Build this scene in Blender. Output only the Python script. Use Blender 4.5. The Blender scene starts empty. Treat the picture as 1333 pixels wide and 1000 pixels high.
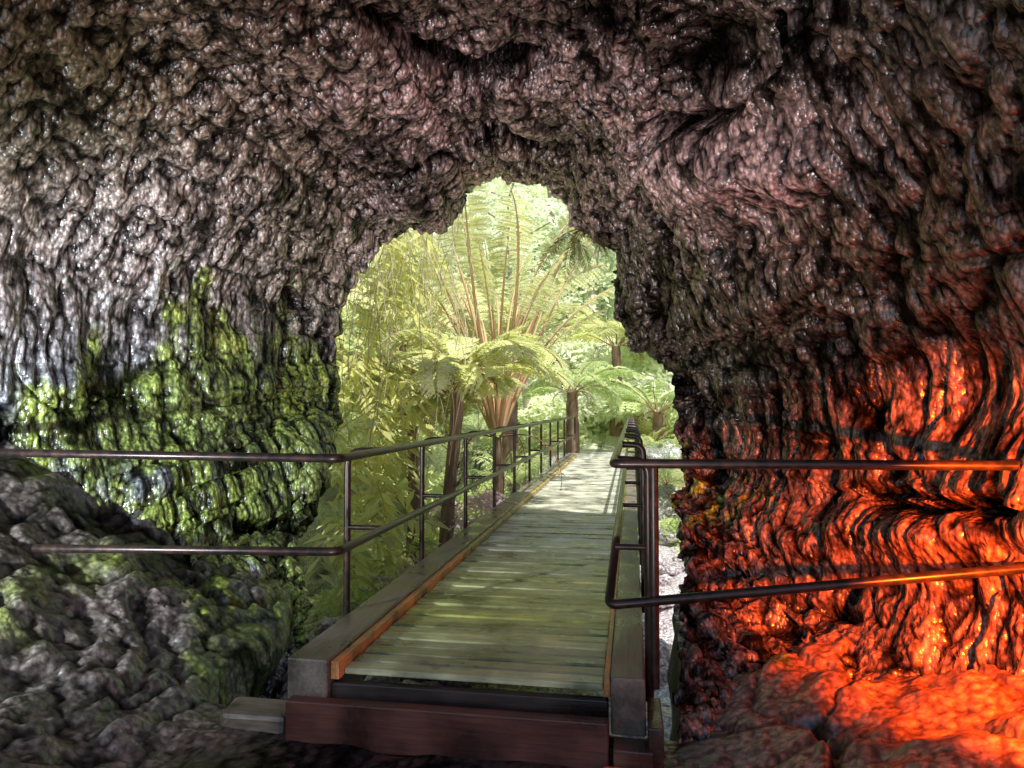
import bpy, math, numpy as np
from mathutils import Vector
rng=np.random.default_rng(7)
sc=bpy.context.scene
# ---------------- camera -----------------
F=925.0; TH=math.radians(9.57); PI_=math.radians(1.86)
fw=np.array([-math.sin(TH)*math.cos(PI_),math.cos(TH)*math.cos(PI_),math.sin(PI_)])
rt=np.array([math.cos(TH),math.sin(TH),0.0])
up=np.cross(rt,fw)
CP=np.array([0,0,1.5])
cam=bpy.data.cameras.new("camera"); co=bpy.data.objects.new("camera",cam); sc.collection.objects.link(co)
cam.lens=36*F/1333; cam.sensor_width=36; cam.clip_end=500; cam.clip_start=0.05
co.location=CP; co.rotation_euler=(math.pi/2+PI_,0,TH); sc.camera=co
def at_y(u,v,Y):
    d=fw+(u-666.5)/F*rt+(500-v)/F*up
    return CP+d*(Y/d[1])
def measure(P):
    d=P-CP; z=d@fw; z=np.where(np.abs(z)<.05,.05,z)
    u=666.5+F*(d@rt)/z; v=500-F*(d@up)/z
    bad=z<0.2
    return np.where(bad,-9999,u),np.where(bad,-9999,v)
# ---------------- noise ------------------
TB=rng.random((64,64,64)).astype(np.float32)*2-1
def vn(x,y,z,s=0):
    x=np.asarray(x,dtype=np.float64)+s*17.31+500; y=np.asarray(y)+s*5.77+500; z=np.asarray(z)+s*11.13+500
    ix=np.floor(x).astype(np.int64); iy=np.floor(y).astype(np.int64); iz=np.floor(z).astype(np.int64)
    fx=x-ix; fy=y-iy; fz=z-iz
    fx=fx*fx*(3-2*fx); fy=fy*fy*(3-2*fy); fz=fz*fz*(3-2*fz)
    a=ix&63; b=iy&63; c=iz&63; a1=(a+1)&63; b1=(b+1)&63; c1=(c+1)&63
    def L(p,q,t): return p+(q-p)*t
    return L(L(L(TB[a,b,c],TB[a1,b,c],fx),L(TB[a,b1,c],TB[a1,b1,c],fx),fy),
             L(L(TB[a,b,c1],TB[a1,b,c1],fx),L(TB[a,b1,c1],TB[a1,b1,c1],fx),fy),fz)
def fbm(x,y,z,o=4,s=0):
    r=0;a=1;f=1;t=0
    for i in range(o):
        r=r+a*vn(x*f,y*f,z*f,s+i*3); t+=a; a*=.5; f*=2.03
    return r/t
def ss(x,a,b):
    t=np.clip((x-a)/(b-a),0,1); return t*t*(3-2*t)
# ---------------- mesh helpers -----------
def mk(name,V,Fc,cols=None,mat=None,parent=None,smooth=False,midx=None):
    V=np.asarray(V,dtype=np.float32); me=bpy.data.meshes.new(name)
    if isinstance(Fc,np.ndarray):
        n,k=Fc.shape
        me.vertices.add(len(V)); me.vertices.foreach_set("co",V.ravel())
        me.loops.add(n*k); me.loops.foreach_set("vertex_index",Fc.astype(np.int32).ravel())
        me.polygons.add(n); me.polygons.foreach_set("loop_start",np.arange(0,n*k,k,dtype=np.int32))
        me.polygons.foreach_set("loop_total",np.full(n,k,dtype=np.int32))
        me.update(calc_edges=True)
    else:
        me.from_pydata([tuple(v) for v in V.tolist()],[],Fc); me.update()
    if cols is not None:
        at=me.color_attributes.new("Col",'FLOAT_COLOR','POINT')
        c=np.ones((len(V),4),dtype=np.float32); c[:,:3]=cols
        at.data.foreach_set("color",c.ravel())
    if smooth: me.polygons.foreach_set("use_smooth",np.ones(len(me.polygons),dtype=bool))
    if mat:
        for m in (mat if isinstance(mat,list) else [mat]): me.materials.append(m)
    if midx is not None: me.polygons.foreach_set("material_index",np.asarray(midx,dtype=np.int32))
    ob=bpy.data.objects.new(name,me); sc.collection.objects.link(ob)
    if parent: ob.parent=parent
    return ob
def empty(name,loc=(0,0,0)):
    e=bpy.data.objects.new(name,None); e.location=loc; sc.collection.objects.link(e); return e
def gridfaces(M,N):
    i=np.arange(M-1)[:,None]*N+np.arange(N-1)[None,:]
    return np.stack([i,i+1,i+N+1,i+N],-1).reshape(-1,4)
# ---------------- materials --------------
def newmat(name):
    m=bpy.data.materials.new(name); m.use_nodes=True; nt=m.node_tree; nt.nodes.clear()
    o=nt.nodes.new("ShaderNodeOutputMaterial"); return m,nt,o
def nd(nt,t,**k):
    n=nt.nodes.new(t)
    for a,b in k.items(): setattr(n,a,b)
    return n
def rock_mat(name,stretch=.42,bump=1.0,rough=.27,vs=34):
    m,nt,o=newmat(name); L=nt.links.new
    p=nd(nt,"ShaderNodeBsdfPrincipled"); at=nd(nt,"ShaderNodeAttribute",attribute_name="Col")
    tc=nd(nt,"ShaderNodeTexCoord"); mp=nd(nt,"ShaderNodeMapping"); mp.inputs['Scale'].default_value=(1,1,stretch)
    L(tc.outputs['Object'],mp.inputs[0])
    vo=nd(nt,"ShaderNodeTexVoronoi",feature='F1'); vo.inputs['Scale'].default_value=vs; L(mp.outputs[0],vo.inputs['Vector'])
    n2=nd(nt,"ShaderNodeTexNoise"); n2.inputs['Scale'].default_value=24; n2.inputs['Detail'].default_value=2; n2.inputs['Roughness'].default_value=.6; L(tc.outputs['Object'],n2.inputs['Vector'])
    cr=nd(nt,"ShaderNodeMapRange"); cr.inputs[1].default_value=.38; cr.inputs[2].default_value=.62; cr.inputs[3].default_value=.5; cr.inputs[4].default_value=1.5
    L(n2.outputs[0],cr.inputs[0])
    cv=nd(nt,"ShaderNodeMapRange"); cv.inputs[1].default_value=.25; cv.inputs[2].default_value=.75; cv.inputs[3].default_value=1.15; cv.inputs[4].default_value=.4
    L(vo.outputs['Distance'],cv.inputs[0]); mm=nd(nt,"ShaderNodeMath",operation='MULTIPLY'); L(cr.outputs[0],mm.inputs[0]); L(cv.outputs[0],mm.inputs[1])
    mx=nd(nt,"ShaderNodeVectorMath",operation='SCALE'); L(at.outputs['Color'],mx.inputs[0]); L(mm.outputs[0],mx.inputs['Scale'])
    L(mx.outputs[0],p.inputs['Base Color'])
    sp=nd(nt,"ShaderNodeMapRange"); sp.inputs[1].default_value=.004; sp.inputs[2].default_value=.08; sp.inputs[3].default_value=.04; sp.inputs[4].default_value=1.0
    L(at.outputs['Fac'],sp.inputs[0]); L(sp.outputs[0],p.inputs['Specular IOR Level'])
    b1=nd(nt,"ShaderNodeBump",invert=True); b1.inputs['Strength'].default_value=.7*bump; b1.inputs['Distance'].default_value=.018; L(vo.outputs['Distance'],b1.inputs['Height'])
    b3=nd(nt,"ShaderNodeBump"); b3.inputs['Strength'].default_value=.55*bump; b3.inputs['Distance'].default_value=.012; L(n2.outputs[0],b3.inputs['Height']); L(b1.outputs[0],b3.inputs['Normal'])
    L(b3.outputs[0],p.inputs['Normal'])
    p.inputs['Roughness'].default_value=rough
    L(p.outputs[0],o.inputs[0]); return m
def leaf_mat(name,tr=.5,rough=.45):
    m,nt,o=newmat(name); L=nt.links.new
    at=nd(nt,"ShaderNodeAttribute",attribute_name="Col")
    d=nd(nt,"ShaderNodeBsdfPrincipled"); d.inputs['Roughness'].default_value=rough
    t=nd(nt,"ShaderNodeBsdfTranslucent"); mx=nd(nt,"ShaderNodeMixShader"); mx.inputs[0].default_value=tr
    L(at.outputs['Color'],d.inputs['Base Color']); L(at.outputs['Color'],t.inputs[0])
    L(d.outputs[0],mx.inputs[1]); L(t.outputs[0],mx.inputs[2]); L(mx.outputs[0],o.inputs[0]); return m
def wood_mat(name,axis=0,rough=.48):
    m,nt,o=newmat(name); L=nt.links.new
    p=nd(nt,"ShaderNodeBsdfPrincipled"); at=nd(nt,"ShaderNodeAttribute",attribute_name="Col")
    tc=nd(nt,"ShaderNodeTexCoord"); mp=nd(nt,"ShaderNodeMapping")
    s=[30,30,30]; s[axis]=2.0; mp.inputs['Scale'].default_value=s; L(tc.outputs['Object'],mp.inputs[0])
    n=nd(nt,"ShaderNodeTexNoise"); n.inputs['Scale'].default_value=1.8; n.inputs['Detail'].default_value=5; n.inputs['Roughness'].default_value=.6; L(mp.outputs[0],n.inputs['Vector'])
    n2=nd(nt,"ShaderNodeTexNoise"); n2.inputs['Scale'].default_value=3; n2.inputs['Detail'].default_value=4; L(tc.outputs['Object'],n2.inputs['Vector'])
    r=nd(nt,"ShaderNodeMapRange"); r.inputs[1].default_value=.3; r.inputs[2].default_value=.7; r.inputs[3].default_value=.65; r.inputs[4].default_value=1.2; L(n.outputs[0],r.inputs[0])
    r2=nd(nt,"ShaderNodeMapRange"); r2.inputs[1].default_value=.35; r2.inputs[2].default_value=.65; r2.inputs[3].default_value=.4; r2.inputs[4].default_value=1.35; L(n2.outputs[0],r2.inputs[0])
    mu=nd(nt,"ShaderNodeMath",operation='MULTIPLY'); L(r.outputs[0],mu.inputs[0]); L(r2.outputs[0],mu.inputs[1])
    v=nd(nt,"ShaderNodeVectorMath",operation='SCALE'); L(at.outputs['Color'],v.inputs[0]); L(mu.outputs[0],v.inputs['Scale']); L(v.outputs[0],p.inputs['Base Color'])
    b=nd(nt,"ShaderNodeBump"); b.inputs['Strength'].default_value=.35; b.inputs['Distance'].default_value=.005; L(n.outputs[0],b.inputs['Height']); L(b.outputs[0],p.inputs['Normal'])
    rq=nd(nt,"ShaderNodeMapRange"); rq.inputs[1].default_value=.35; rq.inputs[2].default_value=.65; rq.inputs[3].default_value=rough-.28; rq.inputs[4].default_value=rough+.1; L(n2.outputs[0],rq.inputs[0]); L(rq.outputs[0],p.inputs['Roughness'])
    L(p.outputs[0],o.inputs[0]); return m
def metal_mat():
    m,nt,o=newmat("painted_metal"); L=nt.links.new
    p=nd(nt,"ShaderNodeBsdfPrincipled"); tc=nd(nt,"ShaderNodeTexCoord"); n=nd(nt,"ShaderNodeTexNoise"); n.inputs['Scale'].default_value=18; n.inputs['Detail'].default_value=4
    L(tc.outputs['Object'],n.inputs['Vector']); c=nd(nt,"ShaderNodeValToRGB"); c.color_ramp.elements[0].color=(.018,.015,.014,1); c.color_ramp.elements[0].position=.4
    c.color_ramp.elements[1].color=(.07,.036,.028,1); c.color_ramp.elements[1].position=.72
    L(n.outputs[0],c.inputs[0]); L(c.outputs[0],p.inputs['Base Color']); p.inputs['Metallic'].default_value=.2
    r=nd(nt,"ShaderNodeMapRange"); r.inputs[3].default_value=.2; r.inputs[4].default_value=.45; L(n.outputs[0],r.inputs[0]); L(r.outputs[0],p.inputs['Roughness'])
    L(p.outputs[0],o.inputs[0]); return m
ROCK=rock_mat("lava_rock"); GROUND=rock_mat("ground_rock",stretch=1.0,bump=.5,rough=.34,vs=22)
LEAF=leaf_mat("leaf"); STEM=leaf_mat("stem",tr=.05,rough=.6); WOODX=wood_mat("plank_wood",0); WOODY=wood_mat("beam_wood",1); METAL=metal_mat()
# ---------------- cave shell -------------
OL=[(380,1010,4.9),(385,940,5.2),(402,838,5.5),(390,790,5.8),(386,750,6.0),(391,700,6.4),(412,640,6.9),(430,590,7.2),(430,545,7.4),(437,500,7.6),(430,450,7.7),(434,398,7.8),(452,372,7.8),(470,350,7.8),(496,326,7.8),(505,308,7.9),(530,296,7.9),(566,296,7.9),(592,280,8),(606,268,8),(603,248,8),(630,238,8),(655,232,8),(705,236,8),(722,252,8),(740,262,8),(743,290,8),(760,306,8),(796,322,7.9),(801,345,7.9),(795,372,7.8),(803,402,7.8),(817,424,7.8),(828,452,7.8),(862,464,7.8),(880,490,7.6),(878,530,7.5),(885,560,7.4),(884,620,7.2),(878,655,6.8),(884,700,6.2),(894,750,5.7),(891,800,5.2),(897,850,4.8),(884,900,4.5),(886,940,4.3),(884,1020,4.0)]
O=np.array([at_y(*q) for q in OL])
N=1250
d=np.r_[0,np.cumsum(np.linalg.norm(np.diff(O,axis=0),axis=1))]
tt=np.linspace(0,d[-1],N)
Mo=np.stack([np.interp(tt,d,O[:,k]) for k in range(3)],1)
t0=tt*0
Mo[:,0]+=.05*vn(tt*3.5,t0,t0,3)+.045*vn(tt*10,t0,t0,4)+.025*vn(tt*30,t0,t0,14); Mo[:,2]+=.05*vn(tt*3.5,t0,t0,5)+.045*vn(tt*10,t0,t0,6)+.025*vn(tt*30,t0,t0,16)
Mo[:,1]+=.15*vn(tt*3,t0,t0,7)
C0=np.array([-1.3,1.6])
phi=np.unwrap(np.arctan2(Mo[:,2]-C0[1],Mo[:,0]-C0[0])); 
if phi[0]<0: phi=phi+2*math.pi
kk=np.hanning(91); kk/=kk.sum()
phis=np.convolve(np.pad(phi,45,mode='edge'),kk,'valid'); 
phis=np.minimum.accumulate(phis)
ax=np.where(np.cos(phis)<0,4.3,3.3)
OX=-.8+ax*np.cos(phis); OZ=1.2+3.75*np.sin(phis)
YB=.5+0*phis
rows=[]
qs=np.linspace(1,0,36,endpoint=False)
for q in qs:
    dx=np.cos(phis); dz=np.sin(phis)
    rows.append(np.stack([Mo[:,0]+dx*q*np.where(dx<0,1.3,2.6),Mo[:,1]+.12*np.sqrt(q)+.3*q+.25*min(1,q*8),Mo[:,2]+dz*q*.6],1))
NO=len(qs)
sI=np.linspace(0,1,470)**1.05
for s in sI:
    g=1-(1-s)**2.0
    rows.append(np.stack([Mo[:,0]*(1-g)+OX*g,Mo[:,1]*(1-s)+YB*s,Mo[:,2]*(1-g)+OZ*g],1))
S=np.array(rows); M=S.shape[0]
gu=np.gradient(S,axis=0); gv=np.gradient(S,axis=1)
def nrm(a): return a/np.maximum(np.linalg.norm(a,axis=-1,keepdims=True),1e-9)
Nn=nrm(np.cross(gu,gv))
for _ in range(12): Nn[:,1:-1]=nrm(Nn[:,:-2]+2*Nn[:,1:-1]+Nn[:,2:])
mid=Nn[250,N//2]; 
if mid[2]>0: Nn=-Nn
P=S.reshape(-1,3); Nf=Nn.reshape(-1,3); x,y,z=P.T
rowi=np.repeat(np.arange(M),N)
edge=np.clip(np.abs(rowi-NO)/40.0,.25,1)
big=.17*fbm(x*.55,y*.55,z*.45,2,1)+.13*fbm(x*1.4,y*1.4,z*1.0,3,2)
u,v=measure(P)
def poly_d(pts):
    best=np.full(len(u),1e9); sg=np.zeros(len(u))
    for (a,b),(c,e) in zip(pts[:-1],pts[1:]):
        vx,vy=c-a,e-b; t=np.clip(((u-a)*vx+(v-b)*vy)/(vx*vx+vy*vy),0,1)
        dd=np.hypot(u-(a+t*vx),v-(b+t*vy)); m=dd<best
        best=np.where(m,dd,best); sg=np.where(m,np.sign(vx*(v-b)-vy*(u-a)),sg)
    return best,sg
wu=12*vn(x*3,y*3,z*3,31)+5*vn(x*9,y*9,z*9,32)
feat=np.zeros(len(u)); dark=np.zeros(len(u))
def groove(pts,w,A,step=0,sw=70,dk=1.0):
    global feat,dark
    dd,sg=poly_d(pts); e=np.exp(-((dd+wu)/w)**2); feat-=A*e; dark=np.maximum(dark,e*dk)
    if step: feat+=step*np.exp(-dd/sw)*(sg<0)
def bulge(cx,cy,rx,ry,A,dk=0):
    global feat,dark
    e=np.exp(-(((u+wu*1.5-cx)/rx)**2+((v+wu-cy)/ry)**2)); feat+=A*e
    if dk: dark=np.maximum(dark,dk*e)
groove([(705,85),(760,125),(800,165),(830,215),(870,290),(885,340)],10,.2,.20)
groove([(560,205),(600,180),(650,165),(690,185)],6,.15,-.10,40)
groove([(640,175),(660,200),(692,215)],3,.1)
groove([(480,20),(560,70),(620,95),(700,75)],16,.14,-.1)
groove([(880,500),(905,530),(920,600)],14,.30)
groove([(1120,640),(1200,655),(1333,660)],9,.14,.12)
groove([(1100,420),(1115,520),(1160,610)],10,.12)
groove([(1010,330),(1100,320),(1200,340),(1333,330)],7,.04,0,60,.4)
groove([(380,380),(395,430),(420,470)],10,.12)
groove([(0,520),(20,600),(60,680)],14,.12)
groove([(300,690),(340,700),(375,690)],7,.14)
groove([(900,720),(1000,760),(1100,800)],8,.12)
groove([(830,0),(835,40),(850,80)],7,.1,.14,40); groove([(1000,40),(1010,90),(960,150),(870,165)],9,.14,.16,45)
bulge(915,75,70,45,-.12)
bulge(720,200,60,40,-.05,.5); bulge(860,400,50,60,0,.5)
bulge(960,215,130,45,.2); bulge(620,140,120,50,.15)
bulge(1230,500,110,90,-.22); bulge(1000,420,70,110,.18); bulge(1150,700,160,40,.2)
bulge(250,620,130,90,.2); bulge(420,420,40,60,.18); bulge(120,350,110,140,-.15); bulge(400,600,40,90,.12)
insid=(rowi>NO)
wx=x+.05*vn(x*1.3,y*1.3,z*1.3,41)+.010*vn(x*6,y*6,z*6,43); wy=y+.05*vn(x*1.3,y*1.3,z*1.3,42)+.010*vn(x*6,y*6,z*6,44)
d0=np.abs(vn(wx*3.6,wy*3.6,z*.9,9)); d1=np.abs(vn(wx*9,wy*9,z*2.0,5)); d2=np.abs(vn(wx*18,wy*18,z*4.8,6)); d3=vn(wx*36,wy*36,z*13,7)
blocky=np.abs(vn(x*2.2,y*2.2,z*1.6,8)); 
lower=ss(-z,-1.2,.2)
drip=.085*np.sqrt(d0+.01)+.055*np.sqrt(d1+.02)+.034*np.sqrt(d2+.02)+.008*d3-.08
disp=big*edge+feat*insid+drip+.10*lower*(blocky-.3)-.05*np.exp(-(blocky/.04)**2)*(z<2.0)
P2=P+Nf*disp[:,None]*np.where(rowi[:,None]<NO,-1,1)*1.0
def col(c): return np.array(c,dtype=float)
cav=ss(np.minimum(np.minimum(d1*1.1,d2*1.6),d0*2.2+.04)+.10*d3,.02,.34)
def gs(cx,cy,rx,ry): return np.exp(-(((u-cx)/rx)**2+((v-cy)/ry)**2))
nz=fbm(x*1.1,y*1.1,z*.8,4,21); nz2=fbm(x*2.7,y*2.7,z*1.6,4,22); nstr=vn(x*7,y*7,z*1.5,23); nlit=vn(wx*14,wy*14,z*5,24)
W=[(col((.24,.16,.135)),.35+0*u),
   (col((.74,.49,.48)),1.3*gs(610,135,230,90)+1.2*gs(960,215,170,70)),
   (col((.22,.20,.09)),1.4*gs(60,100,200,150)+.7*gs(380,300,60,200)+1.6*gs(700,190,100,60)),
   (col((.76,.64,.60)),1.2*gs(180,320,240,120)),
   (col((.60,.70,.80)),1.6*gs(160,650,190,200)+1.4*gs(280,620,90,90)),  # bluish-white lit area at lower left, put into the rock colour
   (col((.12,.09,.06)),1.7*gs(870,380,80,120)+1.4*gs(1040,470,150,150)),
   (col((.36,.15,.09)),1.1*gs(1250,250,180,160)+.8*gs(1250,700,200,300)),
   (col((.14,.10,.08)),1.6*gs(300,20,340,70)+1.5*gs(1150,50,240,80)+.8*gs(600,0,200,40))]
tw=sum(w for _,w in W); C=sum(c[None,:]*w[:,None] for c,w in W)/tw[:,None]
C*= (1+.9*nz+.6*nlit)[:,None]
mreg=1.2*gs(300,530,200,95)+1.25*gs(390,650,65,160)+1.25*gs(320,790,130,100)+.85*gs(250,400,80,50)+1.0*gs(150,540,140,70)+.95*gs(910,650,80,45)+.5*gs(860,560,40,80)+.6*gs(430,520,50,110)+.95*gs(200,700,200,100)
moss=.85*ss(mreg+nz2*1.0+.75*nstr+.35*nlit,.45,1.15)*ss(mreg,.1,.35)
C=C*(1-moss[:,None])+col((.36,.50,.03))*(1+.7*nz2+.6*nlit)[:,None]*moss[:,None]
C*=(.04+1.15*cav)[:,None]  # crevice shade put into the rock colour, following the drip relief
C*=np.clip(1-.97*dark,.03,1)[:,None]  # shade of grooves and recesses, also put into the colour
u2,v2=measure(P2); hole_shade=np.maximum(np.exp(-(((u2+wu*1.5-920)/82)**2+((v2+wu-62)/62)**2)**1.6),np.exp(-(((u2+wu-1038)/34)**2+((v2+wu-50)/48)**2)**1.6))
hole_shade=np.maximum(hole_shade,.8*np.exp(-(((u2+wu-770)/60)**2+((v2+wu-25)/30)**2)**1.5))*insid
C*=(1-.985*hole_shade)[:,None]  # dark of the ceiling hollows, painted into the wall colour
C=np.clip(C,.001,.88)
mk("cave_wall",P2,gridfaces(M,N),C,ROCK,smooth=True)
# ---------------- ground -----------------
def axisv(fine0,fine1,st,lo,hi):
    a=np.arange(fine0,fine1,st); l=[];s=st;p=fine0
    while p>lo: s=min(s*1.18,6); p-=s; l.append(p)
    r=[];s=st;p=a[-1]
    while p<hi: s=min(s*1.18,6); p+=s; r.append(p)
    return np.array(l[::-1]+list(a)+r)
gx=axisv(-5.2,4.2,.022,-120,120); gy=axisv(2.6,9.0,.022,-60,200)
X,Y=np.meshgrid(gx,gy)
def ground_z(X,Y):
    base=-.34+.55*np.clip(-2.5-X,0,3)**1.25+.34*np.clip(X-.5,0,4)**1.1
    inner=base
    lb=-2.62-ss(Y,5.4,8.0)*2.2; rb=.36+ss(Y,6.9,7.8)*1.3
    tr=ss(Y,4.12,4.35)*ss(X,lb-.12-ss(Y,7,9)*1.5,lb+.10)*(1-ss(X,rb-.06,rb+.06+ss(Y,7,9)*1.2))*(1-ss(Y,19.5,21.5))
    out=ss(Y,7.5,10)
    bank=.25*np.clip(-3.2-X,0,14)**1.15+.45*np.clip(X-1.8,0,9)**1.1-.1
    z=inner*(1-out)+bank*out
    hill=np.clip(Y-27,0,30)*.72*ss(Y,25,32)
    z=z*(1-tr)+(-1.75)*tr+hill
    pth=ss(Y,19,21)*(1-ss(np.abs(X+.9+.08*(Y-21)),1.1,1.9))*(1-ss(Y,27,32)); z=z*(1-pth)-.04*pth
    behind=1-ss(Y,-2,1)
    z=z*(1-behind)+(-.32)*behind
    return z,tr,pth
Z,TR,PT=ground_z(X,Y)
r=fbm(X*1.4,Y*1.4,X*0,4,51); r2=fbm(X*4,Y*4,X*0+3,4,52); r3=vn(X*17,Y*17,X*0,57); r4=np.abs(vn(X*7+r,Y*3+r2,X*0,59)); r5=np.abs(vn(X*15+r,Y*7+r2,X*0,61))
amp=ss(np.abs(X+1.0),1.1,2.0)
crk=np.abs(vn(X*1.1+.3*r,Y*1.1+.3*r2,X*0,53)); crk2=np.abs(vn(X*2.1+.3*r,Y*2.1+.3*r2,X*0,58))
front=(1-ss(Y,4.0,4.6)); lft=(X<-1)
Zd=Z+(1-PT)*(.20*r*(.2+.8*np.maximum(amp,ss(Y,4.3,5)))+.07*r2*(.3+.7*amp)+(.008*r3+np.where(lft,.08,.02)*np.sqrt(r4+.01)+np.where(lft,.045,.012)*np.sqrt(r5+.01))*amp)-(.12*np.exp(-(crk/.035)**2)+.06*np.exp(-(crk2/.04)**2))*amp*(Y<9)
Xd=X+ (1-front)*.08*vn(X*0,Y*3,Z*3,55)*(Y<8)
GP=np.stack([Xd,Y,Zd],-1).reshape(-1,3)
rr=r.ravel(); r2f=r2.ravel(); r4f=np.where(lft,np.minimum(r4,r5*1.4),.25+.4*r5).ravel(); xf=X.ravel(); yf=Y.ravel(); zf=Z.ravel(); ptf=PT.ravel(); cf=(np.exp(-(crk/.05)**2)+.7*np.exp(-(crk2/.05)**2)).ravel()
G=np.tile(col((.26,.20,.18)),(len(xf),1))
right=ss(xf,.3,.9)*(yf<9); G=G*(1-right[:,None])+col((.46,.19,.12))*right[:,None]
left=ss(-xf,2.2,2.8)*(yf<9); G=G*(1-left[:,None])+col((.22,.195,.175))*left[:,None]
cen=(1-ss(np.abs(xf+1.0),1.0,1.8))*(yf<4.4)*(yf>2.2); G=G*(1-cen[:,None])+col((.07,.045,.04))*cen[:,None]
o_=ss(yf,7,9)
G=G*(1-o_[:,None])+(col((.22,.26,.10))[None,:]*(1+.6*rr[:,None]))*o_[:,None]
sg_=ss(yf,6.5,8)*ss(xf,-.6,.2)*(1-ss(xf,1.8,3.5))*(yf<20); G=G*(1-sg_[:,None])+col((.80,.70,.72))*sg_[:,None]
G=G*(1-ptf[:,None])+col((.70,.67,.65))*ptf[:,None]
far=ss(yf,24,30); G=G*(1-far[:,None])+col((.6,.74,.32))*far[:,None]
mg=ss(fbm(xf*2,yf*2,xf*0,4,56)+.12*((xf<-2.5)&(yf<6)),.05,.45)*((yf>4.1)|((xf<-2.5)&(yf>3.4)))*(yf<20)*(ptf<.3)*.8*(1-sg_)*((xf<1)|(yf>6))
G=G*(1-mg[:,None])+col((.24,.34,.03))*mg[:,None]
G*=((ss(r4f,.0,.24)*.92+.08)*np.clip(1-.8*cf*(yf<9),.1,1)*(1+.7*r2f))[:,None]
G[yf<1.2]=np.array([.65,.62,.60])  # unseen ground behind the camera, made pale to bounce light forward
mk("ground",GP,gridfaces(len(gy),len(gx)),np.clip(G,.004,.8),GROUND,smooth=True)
# ---------------- boxes ------------------
class B:
    def __init__(s): s.V=[];s.F=[];s.C=[]
    def box(s,a,b,c,jit=0):
        (x0,y0,z0),(x1,y1,z1)=a,b; n=len(s.V)
        vs=[(x0,y0,z0),(x1,y0,z0),(x1,y1,z0),(x0,y1,z0),(x0,y0,z1),(x1,y0,z1),(x1,y1,z1),(x0,y1,z1)]
        if jit: vs=[(p[0]+rng.uniform(-jit,jit),p[1]+rng.uniform(-jit,jit)*.5,p[2]+rng.uniform(-jit,jit)*.5) for p in vs]
        s.V+=vs; s.F+=[[n+i for i in f] for f in [(3,2,1,0),(4,5,6,7),(0,1,5,4),(1,2,6,5),(2,3,7,6),(3,0,4,7)]]
        s.C+=[c]*8
    def done(s,name,mat,parent,bev=.006):
        ob=mk(name,s.V,s.F,np.array(s.C),mat,parent)
        if bev:
            m=ob.modifiers.new("bevel",'BEVEL'); m.width=bev; m.segments=2
        return ob
bridge=empty("footbridge")
b=B(); yy=3.93; i=0
while yy<21.6:
    w=.138
    t=rng.uniform(.66,1.15); gm=max(0,1-abs(yy-5.3)/2.6)*rng.uniform(.6,1)
    c=np.array([.64,.63,.50])*t*(1-gm)+np.array([.64,.70,.12])*t*gm
    b.box((-1.642+rng.uniform(-.004,.004),yy,-.04),(-.158+rng.uniform(-.004,.004),yy+w-.021,rng.uniform(-.006,.006)),c,.003); yy+=w
b.done("deck_planks",WOODX,bridge,.009)
b=B()
for (xa,xb) in ((-1.945,-1.70),(-.118,.065)):
    yy=3.82; 
    for L_ in (5.2,4.6,4.2,3.9):
        b.box((xa,yy,-.22),(xb,yy+L_-.008,.075+rng.uniform(-.004,.004)),np.array([.24,.20,.16])*rng.uniform(.85,1.1),.004); yy+=L_
b.done("side_beams",WOODY,bridge,.012)
b=B()
for (xa,xb) in ((-1.696,-1.646),(-.154,-.122)):
    yy=3.86
    for L_ in (3.2,3.6,3.6,3.6,3.7):
        b.box((xa,yy,-.045),(xb,yy+L_-.006,.055),np.array([.90,.38,.13])*rng.uniform(.8,1.1) if yy<5 else np.array([.64,.46,.14])*rng.uniform(.8,1.1),.002); yy+=L_
b.done("kerb_boards",WOODY,bridge,.005)
b=B(); 
for j in range(5): b.box((-1.55+j*.33,4.5,-.24),(-1.47+j*.33,21.4,-.043),(.12,.08,.06))
b.done("joists",WOODY,bridge,0)
b=B()
b.box((-1.69,3.86,-.40),(-.13,3.92,-.062),(.05,.035,.03),.003)
b.box((-1.90,3.72,-.38),(-.125,3.80,-.12),(.14,.05,.035),.003)
b.box((-.10,3.66,-.40),(.10,3.815,-.222),(.14,.07,.05),.003)
b.box((.075,3.70,-.42),(.15,4.1,-.12),(.12,.07,.05),.003)
b.done("end_beam",WOODX,bridge,.008)
st=empty("wooden_step")
b=B(); b.box((-1.80,3.50,-.52),(-.16,3.70,-.36),(.12,.05,.04),.004); b.box((-.155,3.50,-.47),(.28,3.655,-.295),(.80,.12,.06),.004)  # right board has the amber lamp's red spill in its colour
b.done("tread",WOODX,st,.012)
b=B(); b.box((-2.36,3.80,-.42),(-1.96,4.02,-.24),(.20,.16,.12),.02); b.done("wooden_block",WOODX,None,.03)
# ---------------- railings ---------------
def roundpath(pts,r=.07,n=5):
    pts=[Vector(p) for p in pts]; out=[pts[0]]
    for a,bq,c in zip(pts[:-2],pts[1:-1],pts[2:]):
        d0=(a-bq); d1=(c-bq); rr_=min(r,d0.length*.45,d1.length*.45)
        p0=bq+d0.normalized()*rr_; p1=bq+d1.normalized()*rr_
        for k_ in range(n+1):
            t=k_/n; out.append(p0.lerp(bq,t).lerp(bq.lerp(p1,t),t))
    out.append(pts[-1]); return out
def tube(name,paths,r,parent):
    cu=bpy.data.curves.new(name,'CURVE'); cu.dimensions='3D'; cu.bevel_depth=r; cu.bevel_resolution=4; cu.use_fill_caps=True
    for p in paths:
        sp=cu.splines.new('POLY'); sp.points.add(len(p)-1)
        for q,pt in zip(p,sp.points): pt.co=(q[0],q[1],q[2],1)
        sp.use_smooth=True
    cu.materials.append(METAL); ob=bpy.data.objects.new(name,cu); sc.collection.objects.link(ob); ob.parent=parent; return ob
rl=empty("metal_railing")
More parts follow.
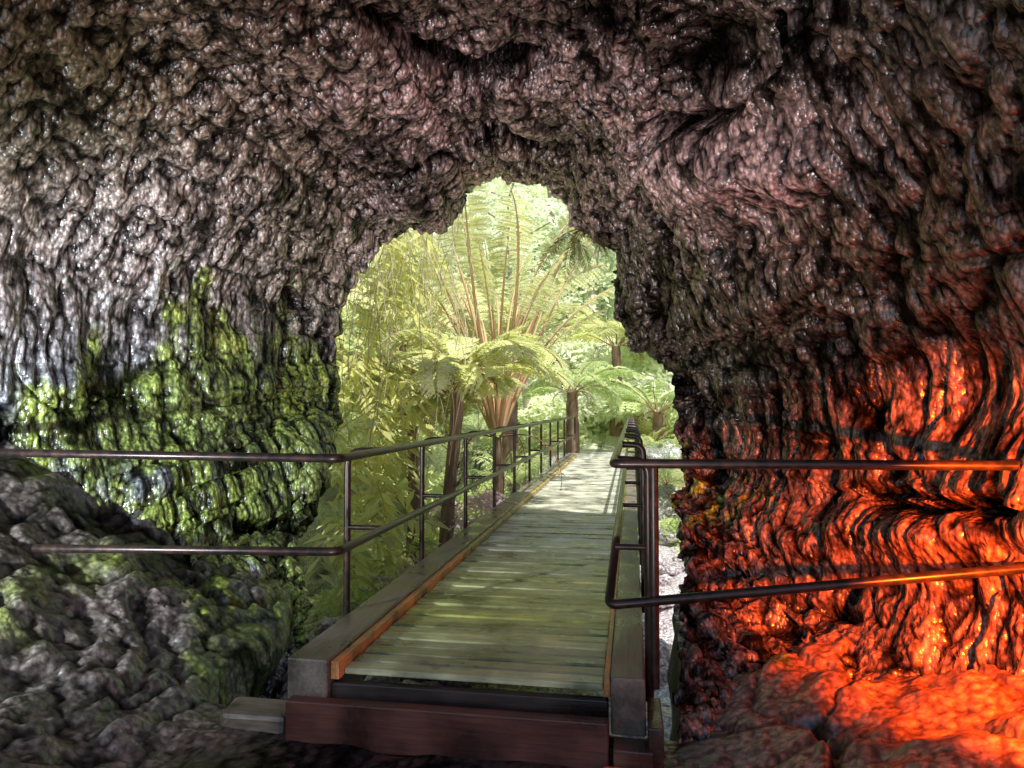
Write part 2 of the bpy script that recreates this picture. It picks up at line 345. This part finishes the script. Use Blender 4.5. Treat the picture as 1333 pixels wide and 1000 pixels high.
tube("handrail",[roundpath([(-5.0,3.93,1.215),(-1.69,3.93,1.20),(-1.69,21.4,1.20),(-1.69,21.4,.66),(-1.69,3.93,.66),(-3.70,3.93,.615)],.06)],.026,rl)
ps=[];st_=[]
for k_ in range(10):
    Yp=4.75+1.8*k_
    ps.append(roundpath([(-1.972,Yp,-.18),(-1.972,Yp,1.19),(-1.69,Yp,1.20)],.10)); st_.append([(-1.972,Yp,.66),(-1.69,Yp,.66)])
tube("posts",ps,.024,rl); tube("brackets",st_,.018,rl)
rr2=empty("metal_railing.001")
tube("handrail",[roundpath([(2.9,3.95,1.215),(-.10,3.95,1.19),(-.10,21.4,1.19),(-.10,21.4,.66),(-.10,4.45,.68),(-.13,3.95,.42),(1.92,3.93,.70),(2.9,3.93,.83)],.05)],.026,rr2)
ps=[];st_=[]
for k_ in range(10):
    Yp=4.25+1.8*k_
    ps.append(roundpath([(.092,Yp,-.20),(.092,Yp,1.18),(-.10,Yp,1.19)],.08)); st_.append([(.092,Yp,.68),(-.10,Yp,.68)])
ps.append([(.115,3.97,1.2),(.115,3.97,-.02)])
tube("posts",ps,.026,rr2); tube("brackets",st_,.018,rr2)
# ---------------- foliage ----------------
def unit(a): return a/np.maximum(np.linalg.norm(a,axis=-1,keepdims=True),1e-9)
def leaves(base,dirs,side,L_,Wd,droop=.15):
    n=len(base); L_=np.broadcast_to(L_,(n,))[:,None]; Wd=np.broadcast_to(Wd,(n,))[:,None]
    tip=base+dirs*L_; tip[:,2]-=(droop*L_)[:,0]
    m=base+dirs*L_*.45; nn=np.cross(dirs,side); 
    a=m+side*Wd*.5-nn*Wd*.12; c=m-side*Wd*.5-nn*Wd*.12
    V=np.stack([base,a,tip,c],1).reshape(-1,3); i=np.arange(n)[:,None]*4
    Fq=np.concatenate([i+np.array([[0,1,2]]),i+np.array([[0,2,3]])],0)
    return V,Fq
def sunny(n,sp=.4):
    nm=unit(np.array([.2,-.85,1.0])+rng.normal(0,sp,(n,3))); a=unit(np.cross(nm,rng.normal(size=(n,3)))); return a,np.cross(nm,a)
def tubemesh(pts,rads,k=5):
    pts=np.asarray(pts,float); n=len(pts); T=unit(np.gradient(pts,axis=0))
    ref=np.array([0,0,1.]) if abs(T[0][2])<.9 else np.array([1.,0,0])
    A=unit(np.cross(T,ref)); Bq=np.cross(T,A); an=np.arange(k)/k*2*math.pi
    V=pts[:,None,:]+np.asarray(rads)[:,None,None]*(np.cos(an)[None,:,None]*A[:,None,:]+np.sin(an)[None,:,None]*Bq[:,None,:])
    V=V.reshape(-1,3); Fs=[]
    for i in range(n-1):
        for j in range(k):
            j2=(j+1)%k; a=i*k+j; b_=i*k+j2; Fs+= [[a,b_,b_+k],[a,b_+k,a+k]]
    return V,np.array(Fs)
class MB:
    def __init__(s): s.V=[];s.F=[];s.C=[];s.M=[];s.n=0
    def add(s,V,Fq,c,m=0):
        s.V.append(V); s.F.append(Fq+s.n); s.n+=len(V)
        c=np.asarray(c,float); s.C.append(np.broadcast_to(c,(len(V),3)) if c.ndim==1 else c); s.M.append(np.full(len(Fq),m))
    def done(s,name,parent=None):
        return mk(name,np.concatenate(s.V),np.concatenate(s.F),np.clip(np.concatenate(s.C),0,.96),[LEAF,STEM],parent,midx=np.concatenate(s.M))
def frond(mb,org,az,el,L_,droop,pl,g,bare=.2,npn=26,stemc=(.28,.13,.06),sub=7,twist=0,sr=.013,lw=.11):
    n=24; s=np.linspace(0,1,n); e=el-droop*s**1.7
    ds=L_/(n-1); h=np.cumsum(np.cos(e))*ds; zz=np.cumsum(np.sin(e))*ds
    azs=az+twist*s; pts=np.stack([org[0]+h*np.cos(azs),org[1]+h*np.sin(azs),org[2]+zz],1)
    V,Fq=tubemesh(pts,np.linspace(sr,.003,n)*(L_/1.8),3); mb.add(V,Fq,np.array(stemc),1)
    T=unit(np.gradient(pts,axis=0)); ra=rng.normal(0,.35); sd=unit(np.cross(T,np.array([math.sin(ra)*math.sin(az),-math.sin(ra)*math.cos(az),math.cos(ra)])+1e-4)); 
    sp=np.linspace(bare,.985,npn)+rng.normal(0,.004,npn)
    P0=np.stack([np.interp(sp,s,pts[:,k_]) for k_ in range(3)],1); TT=unit(np.stack([np.interp(sp,s,T[:,k_]) for k_ in range(3)],1)); SD=unit(np.stack([np.interp(sp,s,sd[:,k_]) for k_ in range(3)],1))
    q=np.clip((sp-bare)/(1-bare),0,1); pln=pl*(np.sin(math.pi*np.clip(q*.86+.12,0,1))**.8)*rng.uniform(.85,1.1,npn)
    for sg in (-1,1):
        D=unit(SD*sg*.9+TT*.42); D[:,2]-=.12; D=unit(D+rng.normal(0,.10,D.shape))
        if sub:
            for k_ in range(1,sub+1):
                f=k_/(sub+1.0); bp=P0+D*(pln*f)[:,None]; bp[:,2]-=.25*pln*f*f
                ll=pln*.28*(1-f*.75)
                for s2 in (-1,1):
                    dd=unit(TT*s2*.9+D*.5); V,Fq=leaves(bp,dd,D*s2*1.0,ll,pln*lw,.15)
                    cc=np.array(g)*(.78+.5*rng.random((len(bp),1))); mb.add(V,Fq,np.repeat(cc,4,0),0)
            V,Fq=leaves(P0,D,TT,pln,pln*.06,.22); mb.add(V,Fq,np.array(g)*.9,0)
        else:
            V,Fq=leaves(P0,D,TT,pln,pln*.2+.012,.2); cc=np.array(g)*(.75+.5*rng.random((len(P0),1))); mb.add(V,Fq,np.repeat(cc,4,0),0)
def tree_fern(name,loc,trunk_h,nf,L_,el,droop,pl,g,lean=0,bare=.2,dead=6,sub=6,nb=(.09,.06),npn=26,stemc=(.34,.18,.07),sr=.013,lw=.11):
    e=empty(name,loc); mb=MB()
    n=14; t=np.linspace(0,1,n); pts=np.stack([lean*t*t,.1*np.sin(t*4)*t,t*(trunk_h+.6)-.6],1)
    rad=nb[0]*(1.35-.5*t)+.02*rng.random(n)
    V,Fq=tubemesh(pts,rad,12); V=V+rng.normal(0,.008,V.shape); mb.add(V,Fq,np.array([.24,.15,.10])*(.5+rng.random((len(V),1))),1)
    for k_ in range(60):
        i=rng.integers(3,n); a=rng.uniform(0,6.28); p=pts[i]+np.array([math.cos(a),math.sin(a),0])*rad[i]*.8
        q=p+np.array([math.cos(a)*.10,math.sin(a)*.10,rng.uniform(.05,.18)]); V,Fq=tubemesh([p,(p+q)/2,q],[.014,.01,.006],3); mb.add(V,Fq,np.array([.30,.18,.11]),1)
    mb.done("trunk",e); mb=MB(); top=np.array([lean,.1*math.sin(4),trunk_h])
    for k_ in range(nf):
        az=k_*2.39996+rng.uniform(-.35,.35); ee=rng.uniform(*el)
        frond(mb,top+np.array([math.cos(az),math.sin(az),0])*nb[1],az,ee,L_*rng.uniform(.65,1.12),rng.uniform(*droop),pl*rng.uniform(.8,1.15),np.array(g)*rng.uniform(.75,1.15),bare=bare,sub=sub,twist=rng.uniform(-.4,.4),npn=npn,stemc=stemc,sr=sr,lw=lw)
    for k_ in range(dead):
        az=rng.uniform(0,6.28); frond(mb,top,az,.2,L_*.5,2.6,pl*.3,(.28,.16,.06),sub=0,npn=16,stemc=(.2,.11,.06))
    mb.done("fronds",e); return e
YG=(.93,.96,.48); GR=(.80,.93,.46); DG=(.46,.66,.18)
tree_fern("tree_fern",(-2.9,10.8,-1.2),3.2,20,1.75,(.25,1.0),(1.1,1.8),.50,YG,lean=.3,lw=.22,sub=5)
tree_fern("tree_fern",(-2.6,13.8,-1.3),2.2,34,5.0,(1.12,1.5),(.2,1.2),.42,YG,bare=.68,dead=5,npn=14,stemc=(.80,.52,.28),sr=.019,lw=.18)
tree_fern("tree_fern",(-3.9,12.4,-1.0),2.3,16,2.0,(.4,1.0),(1.0,1.6),.50,YG,lw=.20,sub=5)
tree_fern("tree_fern",(-2.0,24.2,-.2),2.2,18,2.4,(.3,1.0),(1.0,1.6),.55,GR,nb=(.20,.12),sub=4,lw=.18)
tree_fern("tree_fern",(-3.6,21.0,-.2),3.2,18,3.2,(.6,1.3),(.8,1.4),.6,YG,nb=(.2,.12),sub=4,lw=.18)
tree_fern("tree_fern",(.9,25.5,.0),1.3,18,2.4,(.3,1.0),(1.0,1.6),.55,GR,nb=(.18,.12),sub=4,lw=.18)
tree_fern("tree_fern",(-5.4,16.5,0),3.0,18,2.8,(.5,1.2),(.9,1.5),.55,YG,nb=(.16,.1),sub=4,lw=.18)
tree_fern("tree_fern",(-.6,28.5,.3),3.6,18,3.2,(.4,1.1),(.9,1.5),.6,YG,nb=(.2,.12),sub=4,lw=.18)
for (a,b_,zz,L_,g) in [(-3.3,22.6,-.1,1.4,GR),(1.0,22.0,0,1.2,GR),(.9,19.5,-.6,1.2,GR),(-3.1,18.5,-.6,1.5,GR),(-3.2,9.2,-1.6,1.0,DG),(-3.2,12.2,-1.6,1.0,GR),(.6,24,0,1.3,YG),(-3.0,15.2,-1.5,1.1,DG),(1.6,17.5,-.6,1.2,YG),(-3.0,25,0,1.5,YG),(.9,27.5,.2,1.8,YG)]:
    mb=MB()
    for k_ in range(16): frond(mb,(a,b_,zz),k_*2.4,rng.uniform(.4,1.2),L_*rng.uniform(.7,1.1),rng.uniform(.9,1.5),L_*.2,np.array(g)*rng.uniform(.7,1.2),bare=.12,sub=4,npn=20,lw=.15)
    mb.done("ground_fern")
hp=at_y(755,300,8.05); mb=MB()
for k_ in range(9): frond(mb,hp+rng.normal(0,.05,3),rng.uniform(0,6.28),-.3,.75*rng.uniform(.6,1.1),1.2,.10,(.20,.25,.05),bare=.05,sub=3,npn=24)
mb.done("hanging_fern")
def stalk_plant(name,roots,Ls,g,leafL=.26,leafW=.055,n=13):
    mb=MB()
    for p in roots:
        az=rng.uniform(-1.6,.9); el=rng.uniform(-.4,1.2); L_=Ls*rng.uniform(.5,1.1); m=12; s=np.linspace(0,1,m); e=el-1.3*s
        pts=np.stack([p[0]+np.cumsum(np.cos(e))*L_/m*math.cos(az),p[1]+np.cumsum(np.cos(e))*L_/m*math.sin(az),p[2]+np.cumsum(np.sin(e))*L_/m],1)
        V,Fq=tubemesh(pts,np.linspace(.008,.003,m),3); mb.add(V,Fq,np.array([.42,.38,.12]),1)
        T=unit(np.gradient(pts,axis=0)); sp=np.linspace(.1,1,n); P0=np.stack([np.interp(sp,s,pts[:,k_]) for k_ in range(3)],1); TT=unit(np.stack([np.interp(sp,s,T[:,k_]) for k_ in range(3)],1))
        SD=unit(np.cross(TT,[0,0,1.])+1e-3); sgn=np.where(np.arange(n)%2,1,-1)[:,None]
        D=unit(SD*sgn+TT*.6+rng.normal(0,.2,(n,3))); nm=unit(np.array([.2,-.7,1.0])+rng.normal(0,.35,(n,3)))
        V,Fq=leaves(P0,D,unit(np.cross(nm,D)),leafL*rng.uniform(.7,1.1,n),leafW,.3)
        mb.add(V,Fq,np.repeat(np.array(g)*(.62+.5*rng.random((n,1))),4,0),0)
    return mb.done(name)
roots=np.stack([rng.uniform(-4.9,-3.7,150),rng.uniform(10.0,11.6,150),rng.uniform(-1.2,5.0,150)],1)
stalk_plant("climbing_shrub",roots,1.0,(.96,.96,.38),leafL=.38,leafW=.10,n=11)
roots=np.stack([rng.uniform(-4.2,-2.5,90),rng.uniform(9.4,15,90),rng.uniform(-1.8,-.5,90)],1)
stalk_plant("trench_shrub",roots,.9,(.70,.76,.28),leafL=.22)
mb=MB()
for k_ in range(80):
    p0=np.array([rng.uniform(-4.0,-2.4),rng.uniform(8.8,11.5),rng.uniform(3.2,5.6)]); L_=rng.uniform(1,3.6); m=10; s=np.linspace(0,1,m)
    pts=p0[None,:]+np.stack([.12*np.sin(s*5+k_),.1*np.cos(s*4+k_),-s*L_],1); V,Fq=tubemesh(pts,np.full(m,.006),3); mb.add(V,Fq,np.array([.80,.68,.46])*rng.uniform(.5,1.2),1)
mb.done("hanging_vines")
def mass(name,centres,rad,nl,size,g1,g2):
    nC=len(centres); c=np.repeat(centres,nl,0); R=np.repeat(rad,nl)[:,None]
    dr=unit(rng.normal(size=(len(c),3))); dr[:,2]=np.abs(dr[:,2])*.9-.15; pos=c+dr*R*(.55+.5*rng.random((len(c),1)))*np.array([1,1,.8])
    D,sd=sunny(len(c))
    sz=size*rng.uniform(.6,1.3,len(c)); V,Fq=leaves(pos,D,sd,sz,sz*.38,.15)
    t=np.repeat(rng.random(nC),nl)[:,None]*.6+rng.random((len(c),1))*.4; cc=np.array(g1)*(1-t)+np.array(g2)*t
    mb=MB(); mb.add(V,Fq,np.repeat(cc,4,0),0); return mb.done(name)
def onground(n,x0,x1,y0,y1,lift):
    xs=rng.uniform(x0,x1,n); ys=rng.uniform(y0,y1,n); zs,_,_=ground_z(xs,ys); return np.stack([xs,ys,zs+rng.uniform(*lift,n)],1)
H1=(.84,.93,.54); H2=(.96,.96,.84)
a=np.concatenate([onground(120,-18,10,31,46,(0,3.5)),onground(75,-7,5,27.5,33,(-.2,1.6))]); mass("hillside_foliage",a,np.r_[rng.uniform(1.2,2.6,120),rng.uniform(.8,1.5,75)],200,.42,H1,H2)
a=onground(110,-13,-4.2,9.5,29,(0,3.0)); a=a[a[:,0]<-4.0-.04*(a[:,1]-9)]; mass("bank_foliage",a,rng.uniform(.5,1.3,len(a)),190,.22,(.70,.84,.3),(.96,.96,.58))
a=onground(80,1.9,8,9.5,29,(0,2.0)); mass("bank_foliage",a,rng.uniform(.4,1.1,len(a)),180,.20,(.5,.7,.22),(.9,.93,.5))
a=onground(60,-4.6,-3.1,9,24,(-.1,.4)); mass("undergrowth",a,rng.uniform(.25,.6,60),180,.12,(.4,.54,.12),(.85,.88,.4))
a=onground(45,.9,2.6,16,27,(-.1,.3)); mass("undergrowth",a,rng.uniform(.25,.5,45),180,.12,(.4,.6,.14),(.85,.9,.45))
a=np.stack([rng.uniform(-3.0,-2.2,14),rng.uniform(9,13,14),rng.uniform(-.9,.0,14)],1); mass("flowering_shrub",a,rng.uniform(.2,.4,14),160,.08,(.6,.38,.38),(.94,.78,.88))
for (a_,b_,h_) in [(-7,24,10),(-4.4,28,12),(2.8,30,11),(-1.5,35,12),(-9,31,11),(5,34,10),(-4,38,12)]:
    e=empty("broadleaf_tree",(a_,b_,float(ground_z(np.array([a_]),np.array([b_]))[0][0]))); mb=MB(); n=10; t=np.linspace(0,1,n)
    pts=np.stack([.5*np.sin(t*3+a_),.4*np.cos(t*2+b_),t*h_*.8-.3],1); V,Fq=tubemesh(pts,.16*(1.2-t),8); mb.add(V,Fq,np.array([.45,.38,.30]),1); cs=[]
    for k_ in range(14):
        i=rng.integers(4,n); az=rng.uniform(0,6.28); L_=rng.uniform(1.2,2.8); q=pts[i]+np.array([math.cos(az)*L_,math.sin(az)*L_,rng.uniform(.4,1.4)])
        V,Fq=tubemesh([pts[i],(pts[i]+q)/2+[0,0,.15],q],[.06,.045,.02],5); mb.add(V,Fq,np.array([.42,.34,.26]),1); cs.append(q)
    mb.done("trunk",e); cs=np.array(cs+[pts[-1]]); ob=mass("crown",cs,rng.uniform(1.0,1.7,len(cs)),150,.32,H1,H2); ob.parent=e
def rock(p,s,c,n=36):
    th,ph=np.meshgrid(np.linspace(0,2*math.pi,n),np.linspace(0,math.pi,n//2)); X_=np.sin(ph)*np.cos(th); Y_=np.sin(ph)*np.sin(th); Z_=np.cos(ph)
    o=rng.uniform(0,50); q=1+.45*fbm(X_*1.3+o,Y_*1.3,Z_*1.3,4,60); V=np.stack([X_*q*s[0],Y_*q*s[1],Z_*q*s[2]],-1).reshape(-1,3)+np.array(p)
    return V,gridfaces(n//2,n),np.tile(np.array(c),(len(V),1))
Vs=[];Fs=[];Cs=[];n0=0
for k_ in range(150):
    if k_<80: p=(rng.uniform(-4.2,-2.0),rng.uniform(6,17),-1.7+rng.uniform(-.1,.5)); s=rng.uniform(.12,.4); c=np.array([.36,.31,.29])*rng.uniform(.5,1.2)
    elif k_<125: p=(rng.uniform(.0,2.4),rng.uniform(7.6,19),-1.75+rng.uniform(-.05,.2)); s=rng.uniform(.08,.3); c=np.array([.72,.62,.64])*rng.uniform(.6,1.2)
    else: p=(rng.uniform(.5,2.2),rng.uniform(20,28),rng.uniform(-.1,.2)); s=rng.uniform(.15,.4); c=np.array([.50,.52,.42])*rng.uniform(.6,1.2)
    V,Fq,Cc=rock(p,(s*rng.uniform(.8,1.4),s,s*rng.uniform(.6,.9)),c); Vs.append(V);Fs.append(Fq+n0);Cs.append(Cc);n0+=len(V)
mk("boulders",np.concatenate(Vs),np.concatenate(Fs),np.concatenate(Cs),GROUND,smooth=True)
# ---------------- light ------------------
w=bpy.data.worlds.new("World"); sc.world=w; w.use_nodes=True; nt=w.node_tree
sky=nt.nodes.new("ShaderNodeTexSky"); sky.sky_type='NISHITA'; sky.sun_disc=False
sd=Vector((.30,-.45,1.25)).normalized()
elev=math.asin(sd.z); azi=math.atan2(sd.x,sd.y); sky.sun_elevation=elev; sky.sun_rotation=azi
bg=nt.nodes['Background']; bg.inputs[1].default_value=.15; nt.links.new(sky.outputs[0],bg.inputs[0])
sl=bpy.data.lights.new("sun",'SUN'); sl.energy=5; sl.angle=math.radians(.5); sl.color=(1,.97,.90); so=bpy.data.objects.new("sun",sl); sc.collection.objects.link(so)
so.rotation_euler=sd.to_track_quat('Z','Y').to_euler()
# amber cave lamp, then two added neutral fill lamps with made-up housings
def lamp(loc,target,power,color,size,blend):
    lp=empty("amber_or_fill_lamp",loc); cu=B(); cu.box((-.07,-.10,-.85),(.07,-.04,.02),(.05,.05,.05)); cu.box((-.09,-.12,.02),(.09,-.06,.14),(.05,.05,.05)); cu.done("housing",METAL,lp,.01)
    ol=bpy.data.lights.new("bulb",'SPOT'); ol.energy=power; ol.color=color; ol.spot_size=math.radians(size); ol.spot_blend=blend; ol.shadow_soft_size=.03
    oo=bpy.data.objects.new("bulb",ol); sc.collection.objects.link(oo); oo.parent=lp; oo.location=(0,0,.1)
    dv=Vector(target)-(Vector(loc)+Vector((0,0,.1))); oo.rotation_euler=dv.to_track_quat('-Z','Y').to_euler()
lamp((1.8,2.0,.95),(2.45,4.0,.45),2200,(1,.125,.005),76,.4)
lamp((-4.0,1.9,.8),(-3.9,6.0,1.1),520,(.90,.95,1),115,.8)  # added fill light for the left wall
lamp((-.9,.2,.1),(-1.1,6.8,4.1),720,(1,.82,.80),66,.9)  # added fill light for the ceiling, unseen beside the camera
sc.view_settings.view_transform='Standard'; sc.view_settings.look='None'; sc.view_settings.exposure=0
print("verts",len(P2),len(GP))
